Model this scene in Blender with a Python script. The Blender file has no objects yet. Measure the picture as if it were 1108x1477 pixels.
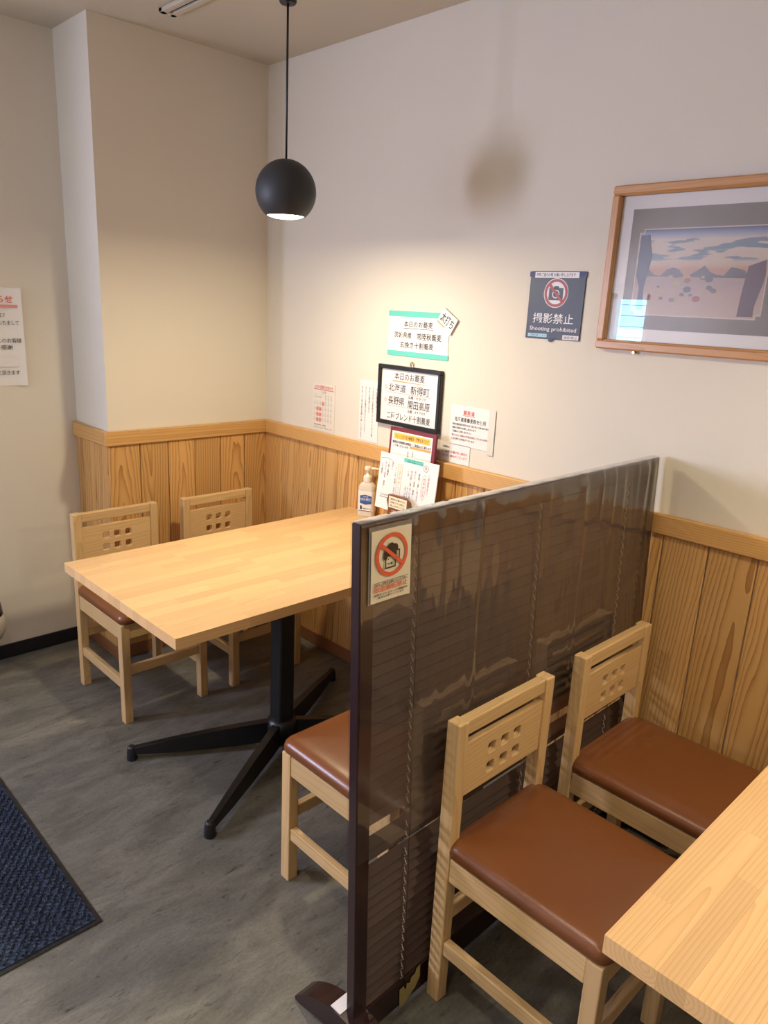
import bpy, bmesh, math, random
from mathutils import Vector, Matrix
random.seed(7)
S = bpy.context.scene
COL = S.collection

# ------------------------------------------------------------------ camera
def set_camera():
    yaw, pitch, roll, f = 0.7928, -0.2710, 0.0492, 1068.72
    fw = Vector((math.cos(pitch)*math.cos(yaw), math.cos(pitch)*math.sin(yaw), math.sin(pitch)))
    r = Vector((math.sin(yaw), -math.cos(yaw), 0)); u = r.cross(fw)
    c, s = math.cos(roll), math.sin(roll)
    r2 = c*r + s*u; u2 = -s*r + c*u
    cam = bpy.data.cameras.new('camera'); o = bpy.data.objects.new('camera', cam)
    cam.sensor_fit = 'VERTICAL'; cam.sensor_height = 24.0; cam.lens = f*24/1477
    cam.clip_start = 0.01
    M = Matrix(((r2.x, u2.x, -fw.x, -1.982), (r2.y, u2.y, -fw.y, -2.8118), (r2.z, u2.z, -fw.z, 1.5041), (0, 0, 0, 1)))
    o.matrix_world = M
    COL.objects.link(o); S.camera = o
set_camera()
S.view_settings.view_transform = 'Standard'; S.view_settings.look = 'None'
S.view_settings.gamma = 1; S.view_settings.use_curve_mapping = False
S.view_settings.exposure = -0.07
S.cycles.max_bounces = 8; S.cycles.transparent_max_bounces = 12
S.cycles.diffuse_bounces = 5; S.cycles.glossy_bounces = 4
S.cycles.caustics_reflective = False; S.cycles.caustics_refractive = False
S.cycles.sample_clamp_indirect = 4.0

# ------------------------------------------------------------------ world (daylight seen through the entrance glass)
w = bpy.data.worlds.new('daylight'); S.world = w; w.use_nodes = True
wn = w.node_tree
bg = wn.nodes['Background']
sky = wn.nodes.new('ShaderNodeTexSky'); sky.sky_type = 'HOSEK_WILKIE'; sky.turbidity = 3.5
sky.sun_direction = Vector((0.5, -0.6, 0.6)).normalized()
wn.links.new(sky.outputs[0], bg.inputs[0]); bg.inputs[1].default_value = 1.0

def area(name, loc, rot, size, power, color, sy=None, spread=180, shape=None):
    l = bpy.data.lights.new(name, 'AREA'); l.energy = power; l.color = color
    l.shape = shape or ('RECTANGLE' if sy else 'DISK'); l.size = size
    if sy: l.size_y = sy
    l.spread = math.radians(spread)
    o = bpy.data.objects.new(name, l); o.location = loc; o.rotation_euler = rot
    COL.objects.link(o); return o
PI = math.pi
CEIL = 2.4258
WARM = (1.0, 0.72, 0.40); NEUT = (1.0, 0.90, 0.71); DAY = (0.69, 0.71, 1.0)
# daylight coming in at the glazed entrance in the left wall
area('entrance_daylight', (-2.88, .33, 1.42), (-PI/2, 0, 0), .50, 84, DAY, sy=.54)
area('side_window_daylight', (-3.492, .10, 1.43), (0, -PI/2, 0), .44, 8, (.30, .68, 1.0), sy=.24)
# round recessed ceiling downlights of the room (built further down as fittings)
DOWN = [(-1.85, -1.80), (-1.85, -3.7), (-2.75, -2.7)]
DOWN_W = [6.5, 7, 7]

# ------------------------------------------------------------------ materials
def newmat(name):
    m = bpy.data.materials.new(name); m.use_nodes = True
    nt = m.node_tree; b = nt.nodes['Principled BSDF']
    return m, nt, b
class N:
    def __init__(s, nt): s.nt = nt
    def node(s, t, **k):
        n = s.nt.nodes.new(t)
        for a, v in k.items(): setattr(n, a, v)
        return n
    def link(s, a, b): s.nt.links.new(a, b)
    def math(s, op, a, b=None, c=None):
        n = s.node('ShaderNodeMath', operation=op)
        for i, v in enumerate((a, b, c)):
            if v is None: continue
            if isinstance(v, (int, float)): n.inputs[i].default_value = v
            else: s.link(v, n.inputs[i])
        return n.outputs[0]
    def noise(s, vec, scale, detail=2, rough=.5, dist=0):
        n = s.node('ShaderNodeTexNoise'); n.inputs['Scale'].default_value = scale
        n.inputs['Detail'].default_value = detail; n.inputs['Roughness'].default_value = rough
        n.inputs['Distortion'].default_value = dist
        s.link(vec, n.inputs['Vector']); return n.outputs['Fac']
    def mapping(s, vec, scale=(1, 1, 1), loc=(0, 0, 0), rot=(0, 0, 0)):
        n = s.node('ShaderNodeMapping'); n.inputs['Scale'].default_value = scale
        n.inputs['Location'].default_value = loc; n.inputs['Rotation'].default_value = rot
        s.link(vec, n.inputs['Vector']); return n.outputs[0]
    def ramp(s, fac, stops):
        n = s.node('ShaderNodeValToRGB'); e = n.color_ramp.elements
        while len(e) < len(stops): e.new(.5)
        for i, (p, c) in enumerate(stops):
            e[i].position = p; e[i].color = (*c, 1) if len(c) == 3 else c
        s.link(fac, n.inputs[0]); return n.outputs[0]
    def mix(s, fac, a, b, mode='MIX'):
        n = s.node('ShaderNodeMix', data_type='RGBA', blend_type=mode)
        for i, v in ((0, fac), (6, a), (7, b)):
            if isinstance(v, (int, float)): n.inputs[i].default_value = v
            elif isinstance(v, tuple): n.inputs[i].default_value = (*v, 1)
            else: s.link(v, n.inputs[i])
        return n.outputs[2]
    def bump(s, h, strength, dist, b):
        n = s.node('ShaderNodeBump'); n.inputs['Strength'].default_value = strength
        n.inputs['Distance'].default_value = dist
        s.link(h, n.inputs['Height']); s.link(n.outputs[0], b.inputs['Normal'])

def plain(name, col, rough=.5, metal=0, spec=.5, coat=0):
    m, nt, b = newmat(name)
    b.inputs['Base Color'].default_value = (*col, 1); b.inputs['Roughness'].default_value = rough
    b.inputs['Metallic'].default_value = metal; b.inputs['Specular IOR Level'].default_value = spec
    b.inputs['Coat Weight'].default_value = coat
    return m

def wood(name, light, mid, dark, axis='Z', freq=70, k=.06, spread=.05, wob=.02, rough=.45, line=.5, tone=.12, coat=0.0, fib=.25):
    """ring grain round an axis nearly parallel to the board; every board is offset by its random value"""
    m, nt, b = newmat(name); q = N(nt)
    tc = q.node('ShaderNodeTexCoord').outputs['Object']
    oi = q.node('ShaderNodeObjectInfo').outputs['Random']
    sp = q.node('ShaderNodeSeparateXYZ'); q.link(tc, sp.inputs[0])
    L, A, B = {'Z': (2, 0, 1), 'X': (0, 1, 2), 'Y': (1, 0, 2)}[axis]
    L, A, B = sp.outputs[L], sp.outputs[A], sp.outputs[B]
    r1 = q.math('FRACT', q.math('MULTIPLY', oi, 17.31)); r2 = q.math('FRACT', q.math('MULTIPLY', oi, 91.7))
    cv = q.node('ShaderNodeCombineXYZ')
    q.link(q.math('MULTIPLY', A, 6.0), cv.inputs[0]); q.link(q.math('MULTIPLY', B, 6.0), cv.inputs[1])
    q.link(q.math('ADD', q.math('MULTIPLY', L, 1.3), q.math('MULTIPLY', oi, 57.0)), cv.inputs[2])
    n1 = q.noise(cv.outputs[0], 1.6, 2); n2 = q.noise(q.mapping(cv.outputs[0], loc=(5, 3, 9)), 3.4, 3)
    u = q.math('ADD', q.math('ADD', A, q.math('MULTIPLY', q.math('SUBTRACT', r1, .5), spread)),
               q.math('MULTIPLY', q.math('SUBTRACT', n1, .5), wob*2))
    v = q.math('ADD', q.math('ADD', B, q.math('MULTIPLY', L, k)),
               q.math('ADD', q.math('MULTIPLY', q.math('SUBTRACT', r2, .5), k*1.2), q.math('MULTIPLY', q.math('SUBTRACT', n2, .5), wob*2)))
    rr = q.math('SQRT', q.math('ADD', q.math('POWER', u, 2.0), q.math('POWER', v, 2.0)))
    s = q.math('FRACT', q.math('MULTIPLY', rr, freq))
    s = q.math('POWER', s, 3.2)
    fv = q.node('ShaderNodeCombineXYZ')
    q.link(q.math('MULTIPLY', A, 260.0), fv.inputs[0]); q.link(q.math('MULTIPLY', B, 260.0), fv.inputs[1])
    q.link(q.math('MULTIPLY', L, 9.0), fv.inputs[2])
    fb = q.noise(fv.outputs[0], 1.0, 2)
    c = q.mix(q.math('MULTIPLY', s, line), light, dark)
    c = q.mix(q.math('MULTIPLY', fb, fib), c, mid)
    hs = q.node('ShaderNodeHueSaturation'); q.link(c, hs.inputs['Color'])
    q.link(q.math('ADD', 1 - tone/2, q.math('MULTIPLY', oi, tone)), hs.inputs['Value'])
    hs.inputs['Saturation'].default_value = 1.0
    q.link(hs.outputs[0], b.inputs['Base Color'])
    b.inputs['Roughness'].default_value = rough
    b.inputs['Coat Weight'].default_value = coat; b.inputs['Coat Roughness'].default_value = .25
    q.bump(q.math('ADD', q.math('MULTIPLY', s, -.6), q.math('MULTIPLY', fb, .5)), .12, .0006, b)
    return m

CH_L, CH_M, CH_D = (.67, .45, .215), (.58, .365, .15), (.42, .245, .09)
M_chair = {a: wood('pale_chair_wood_'+a, CH_L, CH_M, CH_D, a, freq=95, k=.05, spread=.03, wob=.014, rough=.38, line=.5, tone=.14) for a in 'XYZ'}
M_board = wood('cedar_wainscot_wood', (.66, .38, .135), (.55, .29, .085), (.30, .125, .03), 'Z', freq=98, k=.065, spread=.15, wob=.012, rough=.5, line=.92, tone=.24)
M_rail = {a: wood('cedar_rail_wood_'+a, (.66, .38, .135), (.56, .30, .09), (.36, .17, .04), a, freq=150, k=.02, spread=.05, wob=.006, rough=.45, line=.55, tone=.08) for a in 'XY'}
M_brownbase = wood('brown_baseboard_wood', (.28, .12, .05), (.22, .09, .035), (.15, .06, .025), 'Y', rough=.4, line=.3)
M_stave = wood('laminated_table_wood', (.79, .51, .245), (.66, .385, .155), (.44, .235, .085), 'X', freq=150, k=.022, spread=.12, wob=.006, rough=.33, line=.5, tone=.22, coat=.15, fib=.6)
M_frame = wood('picture_frame_wood', (.56, .29, .11), (.48, .23, .08), (.33, .14, .045), 'X', freq=120, k=.03, wob=.01, rough=.35, line=.5)
M_frameY = wood('picture_frame_wood_upright', (.56, .29, .11), (.48, .23, .08), (.33, .14, .045), 'Y', freq=120, k=.03, wob=.01, rough=.35, line=.5)
M_dark = wood('dark_red_screen_wood', (.022, .0055, .0055), (.016, .004, .0045), (.009, .0025, .003), 'Z', freq=160, k=.02, rough=.3, line=.5, coat=.25)
M_slat = wood('dark_brown_slat_wood', (.062, .036, .028), (.050, .029, .023), (.032, .018, .014), 'X', freq=200, k=.02, rough=.6, line=.4, tone=.25)

def wallpaper(name, col, bumpy=.25):
    m, nt, b = newmat(name); q = N(nt)
    tc = q.node('ShaderNodeTexCoord').outputs['Object']
    n = q.noise(tc, 420, 3, .6); n2 = q.noise(tc, 3.0, 3)
    c = q.mix(n2, tuple(x*.97 for x in col), col)
    q.link(c, b.inputs['Base Color']); b.inputs['Roughness'].default_value = .85
    b.inputs['Specular IOR Level'].default_value = .2
    q.bump(n, bumpy, .0015, b); return m
M_wall = wallpaper('textured_wallpaper', (.75, .70, .605))
M_ceil = wallpaper('ceiling_wallpaper', (.58, .53, .43))

def floor_mat():
    m, nt, b = newmat('grey_vinyl_floor'); q = N(nt)
    tc = q.node('ShaderNodeTexCoord').outputs['Object']
    a = q.noise(q.mapping(tc, (1.6, 4.2, 1), rot=(0, 0, 0)), 2.6, 7, .68, .6)
    d = q.noise(q.mapping(tc, (9, 30, 1), loc=(3, 1, 0)), 2.0, 6, .75, .5)
    e = q.noise(q.mapping(tc, (1, 2.2, 1), loc=(9, 4, 0)), 1.3, 3)
    c = q.ramp(a, [(.3, (.088, .082, .068)), (.5, (.140, .131, .110)), (.7, (.205, .192, .160))])
    c2 = q.ramp(d, [(.30, (.045, .042, .040)), (.42, (.5, .5, .5)), (.6, (.52, .52, .5)), (.8, (.68, .67, .63))])
    c = q.mix(.75, c, c2, 'OVERLAY')
    g_ = q.noise(q.mapping(tc, (60, 110, 1)), 1.5, 5, .8)
    c = q.mix(.45, c, q.ramp(g_, [(.3, (.25, .25, .25)), (.5, (.5, .5, .5)), (.7, (.74, .74, .74))]), 'OVERLAY')
    c3 = q.ramp(e, [(.35, (.42, .44, .47)), (.65, (.56, .55, .51))])
    c = q.mix(.6, c, c3, 'OVERLAY')
    q.link(c, b.inputs['Base Color'])
    q.link(q.ramp(d, [(0, (.62,)*3), (1, (.42,)*3)]), b.inputs['Roughness'])
    b.inputs['Specular IOR Level'].default_value = .35
    q.bump(d, .15, .001, b); return m
M_floor = floor_mat()

def leather():
    m, nt, b = newmat('brown_vinyl_leather'); q = N(nt)
    tc = q.node('ShaderNodeTexCoord').outputs['Object']
    n = q.node('ShaderNodeTexVoronoi'); n.inputs['Scale'].default_value = 420; q.link(tc, n.inputs['Vector'])
    n2 = q.noise(tc, 5, 2)
    q.link(q.mix(n2, (.168, .054, .015), (.190, .064, .019)), b.inputs['Base Color'])
    b.inputs['Roughness'].default_value = .30; b.inputs['Specular IOR Level'].default_value = .55
    q.bump(n.outputs['Distance'], .25, .0006, b); return m
M_leather = leather()
M_black = plain('black_powder_coat', (.006, .006, .007), .38)
M_rubber = plain('black_rubber', (.008, .008, .010), .5)
M_blackbase = plain('black_vinyl_baseboard', (.008, .008, .012), .45)
M_shade = plain('charcoal_lamp_shade', (.028, .030, .033), .55)
M_blackplastic = plain('black_plastic', (.008, .008, .008), .4)
M_white = plain('white_paper', (.82, .80, .78), .6)
M_whitel = plain('laminated_white_card', (.82, .80, .79), .35)
M_cream = plain('cream_card', (.78, .70, .52), .55)
M_teal = plain('teal_tape', (.13, .58, .50), .5)
M_ink = plain('black_ink', (.012, .012, .014), .6)
M_grey_ink = plain('faint_grey_ink', (.22, .20, .19), .6)
M_red = plain('red_ink', (.62, .05, .04), .6)
M_pink = plain('pale_red_ink', (.75, .32, .28), .6)
M_orange = plain('orange_marker', (.86, .36, .09), .6)
M_yellow = plain('yellow_orange_marker', (.92, .52, .08), .6)
M_maroon = plain('maroon_cover', (.19, .018, .03), .4)
M_navy = plain('navy_sign_board', (.018, .024, .045), .45)
M_signred = plain('muted_red_print', (.36, .06, .07), .5)
M_signwhite = plain('white_print', (.74, .72, .74), .5)
M_stickred = plain('orange_red_print', (.72, .12, .05), .5)
M_stickink = plain('dark_brown_print', (.03, .022, .01), .5)
M_blueclip = plain('blue_tape', (.012, .02, .11), .5)
M_skytape = plain('light_blue_label', (.36, .62, .75), .5)
M_offwhiteframe = plain('white_painted_metal', (.78, .75, .70), .45)
M_darkslot = plain('dark_slot', (.018, .012, .007), .9, spec=.1)
M_cream_pl = plain('cream_pump_plastic', (.80, .76, .66), .35)
M_bluelabel = plain('blue_label_print', (.02, .10, .32), .5)
M_bottle = plain('milky_bottle_plastic', (.66, .62, .52), .22)
M_gold = plain('brass_hook', (.55, .38, .16), .3, 1)
M_clearish = plain('pale_clear_tape', (.72, .70, .62), .25)
M_yellowtape = plain('aged_yellow_tape', (.36, .29, .10), .5)
M_caddy = plain('red_brown_wood_holder', (.16, .05, .02), .35)
M_cord = plain('beige_ladder_cord', (.36, .27, .21), .7)
M_greywhite = plain('pale_grey_metal', (.50, .47, .42), .35)
M_innerwhite = plain('white_shade_lining', (.85, .82, .76), .5)

def clear(name, tint, gloss, rough, haze=0.0, hazecol=(.8, .8, .8), ior=1.45, wob=None):
    m = bpy.data.materials.new(name); m.use_nodes = True; nt = m.node_tree; q = N(nt)
    nt.nodes.remove(nt.nodes['Principled BSDF']); out = nt.nodes['Material Output']
    t = q.node('ShaderNodeBsdfTransparent'); t.inputs[0].default_value = (*tint, 1)
    g = q.node('ShaderNodeBsdfGlossy'); g.inputs['Roughness'].default_value = rough
    d = q.node('ShaderNodeBsdfDiffuse'); d.inputs[0].default_value = (*hazecol, 1)
    ge = q.node('ShaderNodeNewGeometry'); dp = q.node('ShaderNodeVectorMath', operation='DOT_PRODUCT')
    q.link(ge.outputs['Incoming'], dp.inputs[0]); q.link(ge.outputs['Normal'], dp.inputs[1])
    co = q.math('SUBTRACT', 1.0, q.math('ABSOLUTE', dp.outputs['Value']))
    f = q.math('MINIMUM', q.math('MULTIPLY', q.math('ADD', .04, q.math('MULTIPLY', q.math('POWER', co, 5.0), .96)), gloss), 1.0)
    m1 = q.node('ShaderNodeMixShader'); m1.inputs[0].default_value = haze
    q.link(t.outputs[0], m1.inputs[1]); q.link(d.outputs[0], m1.inputs[2])
    m2 = q.node('ShaderNodeMixShader'); q.link(f, m2.inputs[0])
    q.link(m1.outputs[0], m2.inputs[1]); q.link(g.outputs[0], m2.inputs[2])
    if wob:
        tc = q.node('ShaderNodeTexCoord').outputs['Object']
        h = q.noise(q.mapping(tc, wob[0]), wob[1], 3, .55)
        bp = q.node('ShaderNodeBump'); bp.inputs['Strength'].default_value = 1; bp.inputs['Distance'].default_value = wob[2]
        q.link(h, bp.inputs['Height']); q.link(bp.outputs[0], g.inputs['Normal'])
    q.link(m2.outputs[0], out.inputs[0]); return m
M_film = clear('clear_plastic_film', (.96, .95, .94), 2.4, .05, .03, (.70, .62, .54), wob=((1, 1, .16), 7, .0016))
M_glass = clear('picture_glass', (.98, .98, .98), 1.6, .01, .0)
M_window = clear('entrance_glass', (.95, .97, .98), 1.2, .01, .0)
M_sleeve = clear('clear_sleeve', (.95, .95, .93), 1.5, .1, .12)

def emis(name, col, st):
    m = bpy.data.materials.new(name); m.use_nodes = True; nt = m.node_tree
    b = nt.nodes['Principled BSDF']; b.inputs['Base Color'].default_value = (*col, 1)
    b.inputs['Emission Color'].default_value = (*col, 1); b.inputs['Emission Strength'].default_value = st
    return m
M_bulb = emis('lit_bulb_lens', (1.0, .88, .66), 22)

def mat_pile():
    m, nt, b = newmat('navy_carpet_pile'); q = N(nt)
    tc = q.node('ShaderNodeTexCoord').outputs['Object']
    n = q.noise(tc, 160, 2, .6); n2 = q.noise(tc, 7, 2)
    c = q.ramp(n, [(.3, (.016, .022, .042)), (.55, (.042, .056, .092)), (.75, (.12, .145, .195))])
    c = q.mix(q.math('MULTIPLY', n2, .35), c, (.02, .03, .06))
    q.link(c, b.inputs['Base Color']); b.inputs['Roughness'].default_value = .9
    b.inputs['Specular IOR Level'].default_value = .1
    return m
M_pile = mat_pile()

# ------------------------------------------------------------------ object helpers
def link(name, me, mat=None, parent=None, loc=(0, 0, 0), rot=None):
    if mat is not None:
        me.materials.clear(); me.materials.append(mat)
    o = bpy.data.objects.new(name, me); COL.objects.link(o)
    o.location = loc
    if rot: o.rotation_euler = rot
    if parent: o.parent = parent
    return o
def bm_obj(name, bm, mat, parent=None, loc=(0, 0, 0), smooth=False, rot=None):
    me = bpy.data.meshes.new(name); bmesh.ops.recalc_face_normals(bm, faces=bm.faces); bm.to_mesh(me); bm.free()
    if smooth:
        for p in me.polygons: p.use_smooth = True
    return link(name, me, mat, parent, loc, rot)
def add_box(bm, lo, hi, bevel=0, seg=1):
    c = [(a+b)/2 for a, b in zip(lo, hi)]; s = [abs(b-a) for a, b in zip(lo, hi)]
    g = bmesh.ops.create_cube(bm, size=1, matrix=Matrix.Translation(c) @ Matrix.Diagonal((*s, 1)))
    if bevel:
        es = list({e for v in g['verts'] for e in v.link_edges})
        bmesh.ops.bevel(bm, geom=es, offset=bevel, segments=seg, profile=.5, affect='EDGES')
def box(name, lo, hi, mat, parent=None, bevel=0, seg=1):
    """a box given by its corners in the parent's space, with its own origin at its centre"""
    c = Vector([(a+b)/2 for a, b in zip(lo, hi)]); h = [abs(b-a)/2 for a, b in zip(lo, hi)]
    bm = bmesh.new(); add_box(bm, [-x for x in h], h, bevel, seg)
    return bm_obj(name, bm, mat, parent, c)
def empty(name, loc=(0, 0, 0), rotz=0, label=None, cat=None, group=None, mw=None):
    o = bpy.data.objects.new(name, None); COL.objects.link(o); o.empty_display_size = .05
    o.location = loc; o.rotation_euler = (0, 0, rotz)
    if mw is not None: o.matrix_world = mw
    tag(o, label, cat, group); return o
def tag(o, label=None, cat=None, group=None, kind=None):
    for k, v in (('label', label), ('category', cat), ('group', group), ('kind', kind)):
        if v: o[k] = v
    return o
def tube(bm, pts, r, n=8, cap=True):
    rings = []
    for i, p in enumerate(pts):
        p = Vector(p); a = Vector(pts[max(i-1, 0)]); b = Vector(pts[min(i+1, len(pts)-1)])
        d = (b-a).normalized(); up = Vector((0, 0, 1)) if abs(d.z) < .9 else Vector((1, 0, 0))
        x = d.cross(up).normalized(); y = d.cross(x)
        rr = r[i] if isinstance(r, (list, tuple)) else r
        rings.append([bm.verts.new(p + rr*(math.cos(t)*x + math.sin(t)*y)) for t in [2*PI*j/n for j in range(n)]])
    for A, B in zip(rings, rings[1:]):
        for j in range(n): bm.faces.new((A[j], A[(j+1) % n], B[(j+1) % n], B[j]))
    if cap: bm.faces.new(rings[0]); bm.faces.new(rings[-1])
def lathe(bm, prof, n=32, cap0=True, cap1=True, c=(0, 0)):
    rings = [[bm.verts.new((c[0]+r*math.cos(2*PI*j/n), c[1]+r*math.sin(2*PI*j/n), z)) for j in range(n)] for r, z in prof]
    for A, B in zip(rings, rings[1:]):
        for j in range(n): bm.faces.new((A[j], A[(j+1) % n], B[(j+1) % n], B[j]))
    if cap0: bm.faces.new(rings[0])
    if cap1: bm.faces.new(rings[-1])
def curve_shape(polys, extrude, bevel=0, z0=0):
    """filled 2D shape with holes -> mesh (thickness along local z)"""
    cu = bpy.data.curves.new('shape', 'CURVE'); cu.dimensions = '2D'; cu.fill_mode = 'BOTH'
    cu.extrude = extrude; cu.bevel_depth = bevel; cu.bevel_resolution = 1; cu.offset = -bevel
    for P in polys:
        s = cu.splines.new('POLY'); s.points.add(len(P)-1)
        for i, (x, y) in enumerate(P): s.points[i].co = (x, y, 0, 1)
        s.use_cyclic_u = True
    o = bpy.data.objects.new('shape', cu); COL.objects.link(o)
    bpy.context.view_layer.update()
    me = bpy.data.meshes.new_from_object(o.evaluated_get(bpy.context.evaluated_depsgraph_get()))
    bpy.data.objects.remove(o); bpy.data.curves.remove(cu)
    return me
def rrect(cx, cy, w, h, r, n=4):
    P = []
    for qx, qy, a0 in ((1, 1, 0), (-1, 1, 90), (-1, -1, 180), (1, -1, 270)):
        for i in range(n+1):
            a = math.radians(a0 + 90*i/n)
            P.append((cx + qx*(w/2-r) + r*math.cos(a), cy + qy*(h/2-r) + r*math.sin(a)))
    return P
def circ(cx, cy, rx, ry=None, n=40):
    ry = ry or rx
    return [(cx+rx*math.cos(2*PI*i/n), cy+ry*math.sin(2*PI*i/n)) for i in range(n)]
def flat(name, P, mat, parent, z=.0006, t=.0003):
    """a thin printed shape lying on a sheet (local xy plane)"""
    bm = bmesh.new()
    vs = [bm.verts.new((x, y, 0)) for x, y in P]; f = bm.faces.new(vs)
    r = bmesh.ops.extrude_face_region(bm, geom=[f])
    for v in r['geom']:
        if isinstance(v, bmesh.types.BMVert): v.co.z += t
    return bm_obj(name, bm, mat, parent, (0, 0, z))
def ring(name, cx, cy, R, r, mat, parent, z=.0006, t=.0003, ry=1.0):
    bm = bmesh.new(); n = 48
    for zz in (0,):
        o = [bm.verts.new((x, y, t)) for x, y in circ(cx, cy, R, R*ry, n)]
        i = [bm.verts.new((x, y, t)) for x, y in circ(cx, cy, r, R*ry-(R-r), n)]
        for j in range(n): bm.faces.new((o[j], o[(j+1) % n], i[(j+1) % n], i[j]))
    return bm_obj(name, bm, mat, parent, (0, 0, z))

def text_mesh(s, bold=0, spacing=1.0, vertical=False):
    cu = bpy.data.curves.new('t', 'FONT'); cu.body = '\n'.join(s) if vertical else s
    cu.size = 1; cu.resolution_u = 2; cu.offset = bold; cu.space_character = spacing; cu.fill_mode = 'BOTH'
    if vertical: cu.align_x = 'CENTER'; cu.space_line = .95
    o = bpy.data.objects.new('t', cu); COL.objects.link(o)
    bpy.context.view_layer.update()
    me = bpy.data.meshes.new_from_object(o.evaluated_get(bpy.context.evaluated_depsgraph_get()))
    bpy.data.objects.remove(o); bpy.data.curves.remove(cu)
    return me
def text(parent, s, x0, x1, y0, y1, mat, z=.0009, bold=0, vertical=False, skew=0, name='lettering', slope=0):
    """one line of writing fitted in the box x0..x1, y0..y1 of the sheet"""
    me = text_mesh(s, bold, 1.0, vertical)
    if not me.vertices: return None
    xs = [v.co.x for v in me.vertices]; ys = [v.co.y for v in me.vertices]
    a, b, c, d = min(xs), max(xs), min(ys), max(ys)
    for v in me.vertices:
        fx = (v.co.x-a)/max(b-a, 1e-6); fy = (v.co.y-c)/max(d-c, 1e-6)
        v.co.x = x0 + fx*(x1-x0) + skew*(fy-.5)*(y1-y0); v.co.y = y0 + fy*(y1-y0) + slope*fx*(x1-x0); v.co.z = 0
    return link(name, me, mat, parent, (0, 0, z))
def on_right(y, z, x=-.001):     # local +x runs towards the camera side (-Y), +y up, +z off the wall (-X)
    return Matrix(((0, 0, -1, x), (-1, 0, 0, y), (0, 1, 0, z), (0, 0, 0, 1)))
def on_left(x, z, y=.2965):      # +x right, +y up, +z off the wall (-Y)
    return Matrix(((1, 0, 0, x), (0, 0, -1, y), (0, 1, 0, z), (0, 0, 0, 1)))
def sheet(name, parent, w, h, mat, t=.0012, z=0, curl=0, x0=0, y0=0, r=.0):
    """a sheet of paper, lower left corner at x0,y0; curl lifts its right edge"""
    bm = bmesh.new(); nx = 10
    g = {}
    for i in range(nx+1):
        for j in (0, 1):
            f = i/nx; lift = curl*max(0, (f-.6)/.4)**2
            for k in (0, 1): g[i, j, k] = bm.verts.new((x0+w*f, y0+h*j, z + lift + k*t))
    for i in range(nx):
        for k in (0, 1): bm.faces.new([g[i, 0, k], g[i+1, 0, k], g[i+1, 1, k], g[i, 1, k]])
        for j in (0, 1): bm.faces.new([g[i, j, 0], g[i+1, j, 0], g[i+1, j, 1], g[i, j, 1]])
    for i in (0, nx): bm.faces.new([g[i, 0, 0], g[i, 1, 0], g[i, 1, 1], g[i, 0, 1]])
    return bm_obj(name, bm, mat, parent)
def rect(x0, y0, x1, y1): return [(x0, y0), (x1, y0), (x1, y1), (x0, y1)]

# ------------------------------------------------------------------ the room
YB = -5.0; XL = -3.4; YL = .2975; XP = -.7501
fl = box('floor', (XL-.15, YB-.15, -.1), (.15, .6, 0), M_floor); tag(fl, kind='structure')
ce = box('ceiling', (XL-.15, YB-.15, CEIL), (.15, .6, CEIL+.1), M_ceil); tag(ce, kind='structure')
wr = box('wall_right', (0, YB-.15, 0), (.12, .6, CEIL), M_wall); tag(wr, kind='structure')
wb = box('wall_back', (XP, 0, 0), (0, YL+.15, CEIL), M_wall); tag(wb, kind='structure')
DX0, DX1, DZ0, DZ1 = -3.18, -2.46, 1.06, 1.78
bm = bmesh.new()
add_box(bm, (XL-.15, YL, 0), (DX0, YL+.15, CEIL)); add_box(bm, (DX1, YL, 0), (XP, YL+.15, CEIL))
add_box(bm, (DX0, YL, 0), (DX1, YL+.15, DZ0)); add_box(bm, (DX0, YL, DZ1), (DX1, YL+.15, CEIL))
wl = bm_obj('wall_left', bm, M_wall); tag(wl, kind='structure')
wf = box('wall_front', (XL-.15, YB-.15, 0), (0, YB, CEIL), M_wall); tag(wf, kind='structure')
# entrance wall with its glazed opening
OY0, OY1, OZ0, OZ1 = -.06, .26, 1.18, 1.68
bm = bmesh.new()
add_box(bm, (XL-.12, YB, 0), (XL, OY0, CEIL)); add_box(bm, (XL-.12, OY1, 0), (XL, YL, CEIL))
add_box(bm, (XL-.12, OY0, 0), (XL, OY1, OZ0)); add_box(bm, (XL-.12, OY0, OZ1), (XL, OY1, CEIL))
we = bm_obj('wall_entrance', bm, M_wall); tag(we, kind='structure')
win = empty('window_1', (XL-.06, 0, 0)); tag(win, kind='structure')
bm = bmesh.new()
for lo, hi in (((-.03, OY0, OZ0), (.03, OY0+.04, OZ1)), ((-.03, OY1-.04, OZ0), (.03, OY1, OZ1)),
               ((-.03, OY0, OZ0), (.03, OY1, OZ0+.04)), ((-.03, OY0, OZ1-.04), (.03, OY1, OZ1))):
    add_box(bm, lo, hi)
bm_obj('window_frame', bm, M_offwhiteframe, win)
for q_ in (1.28, 1.36, 1.44, 1.52, 1.60): box('window_bar', (-.006, OY0+.04, q_-.003), (.006, OY1-.04, q_+.003), M_offwhiteframe, win)
box('glass_pane', (-.004, OY0+.04, OZ0+.04), (.004, OY1-.04, OZ1-.04), M_window, win)

win2 = empty('window_2', (0, YL+.06, 0)); tag(win2, kind='structure')
bm = bmesh.new()
for lo, hi in (((DX0, -.03, DZ0), (DX0+.04, .03, DZ1)), ((DX1-.04, -.03, DZ0), (DX1, .03, DZ1)), ((DX0, -.03, DZ0), (DX1, .03, DZ0+.04)), ((DX0, -.03, DZ1-.04), (DX1, .03, DZ1))):
    add_box(bm, lo, hi)
bm_obj('window_frame', bm, M_offwhiteframe, win2)
box('glass_pane', (DX0+.04, -.004, DZ0+.04), (DX1-.04, .004, DZ1-.04), M_window, win2)
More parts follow.
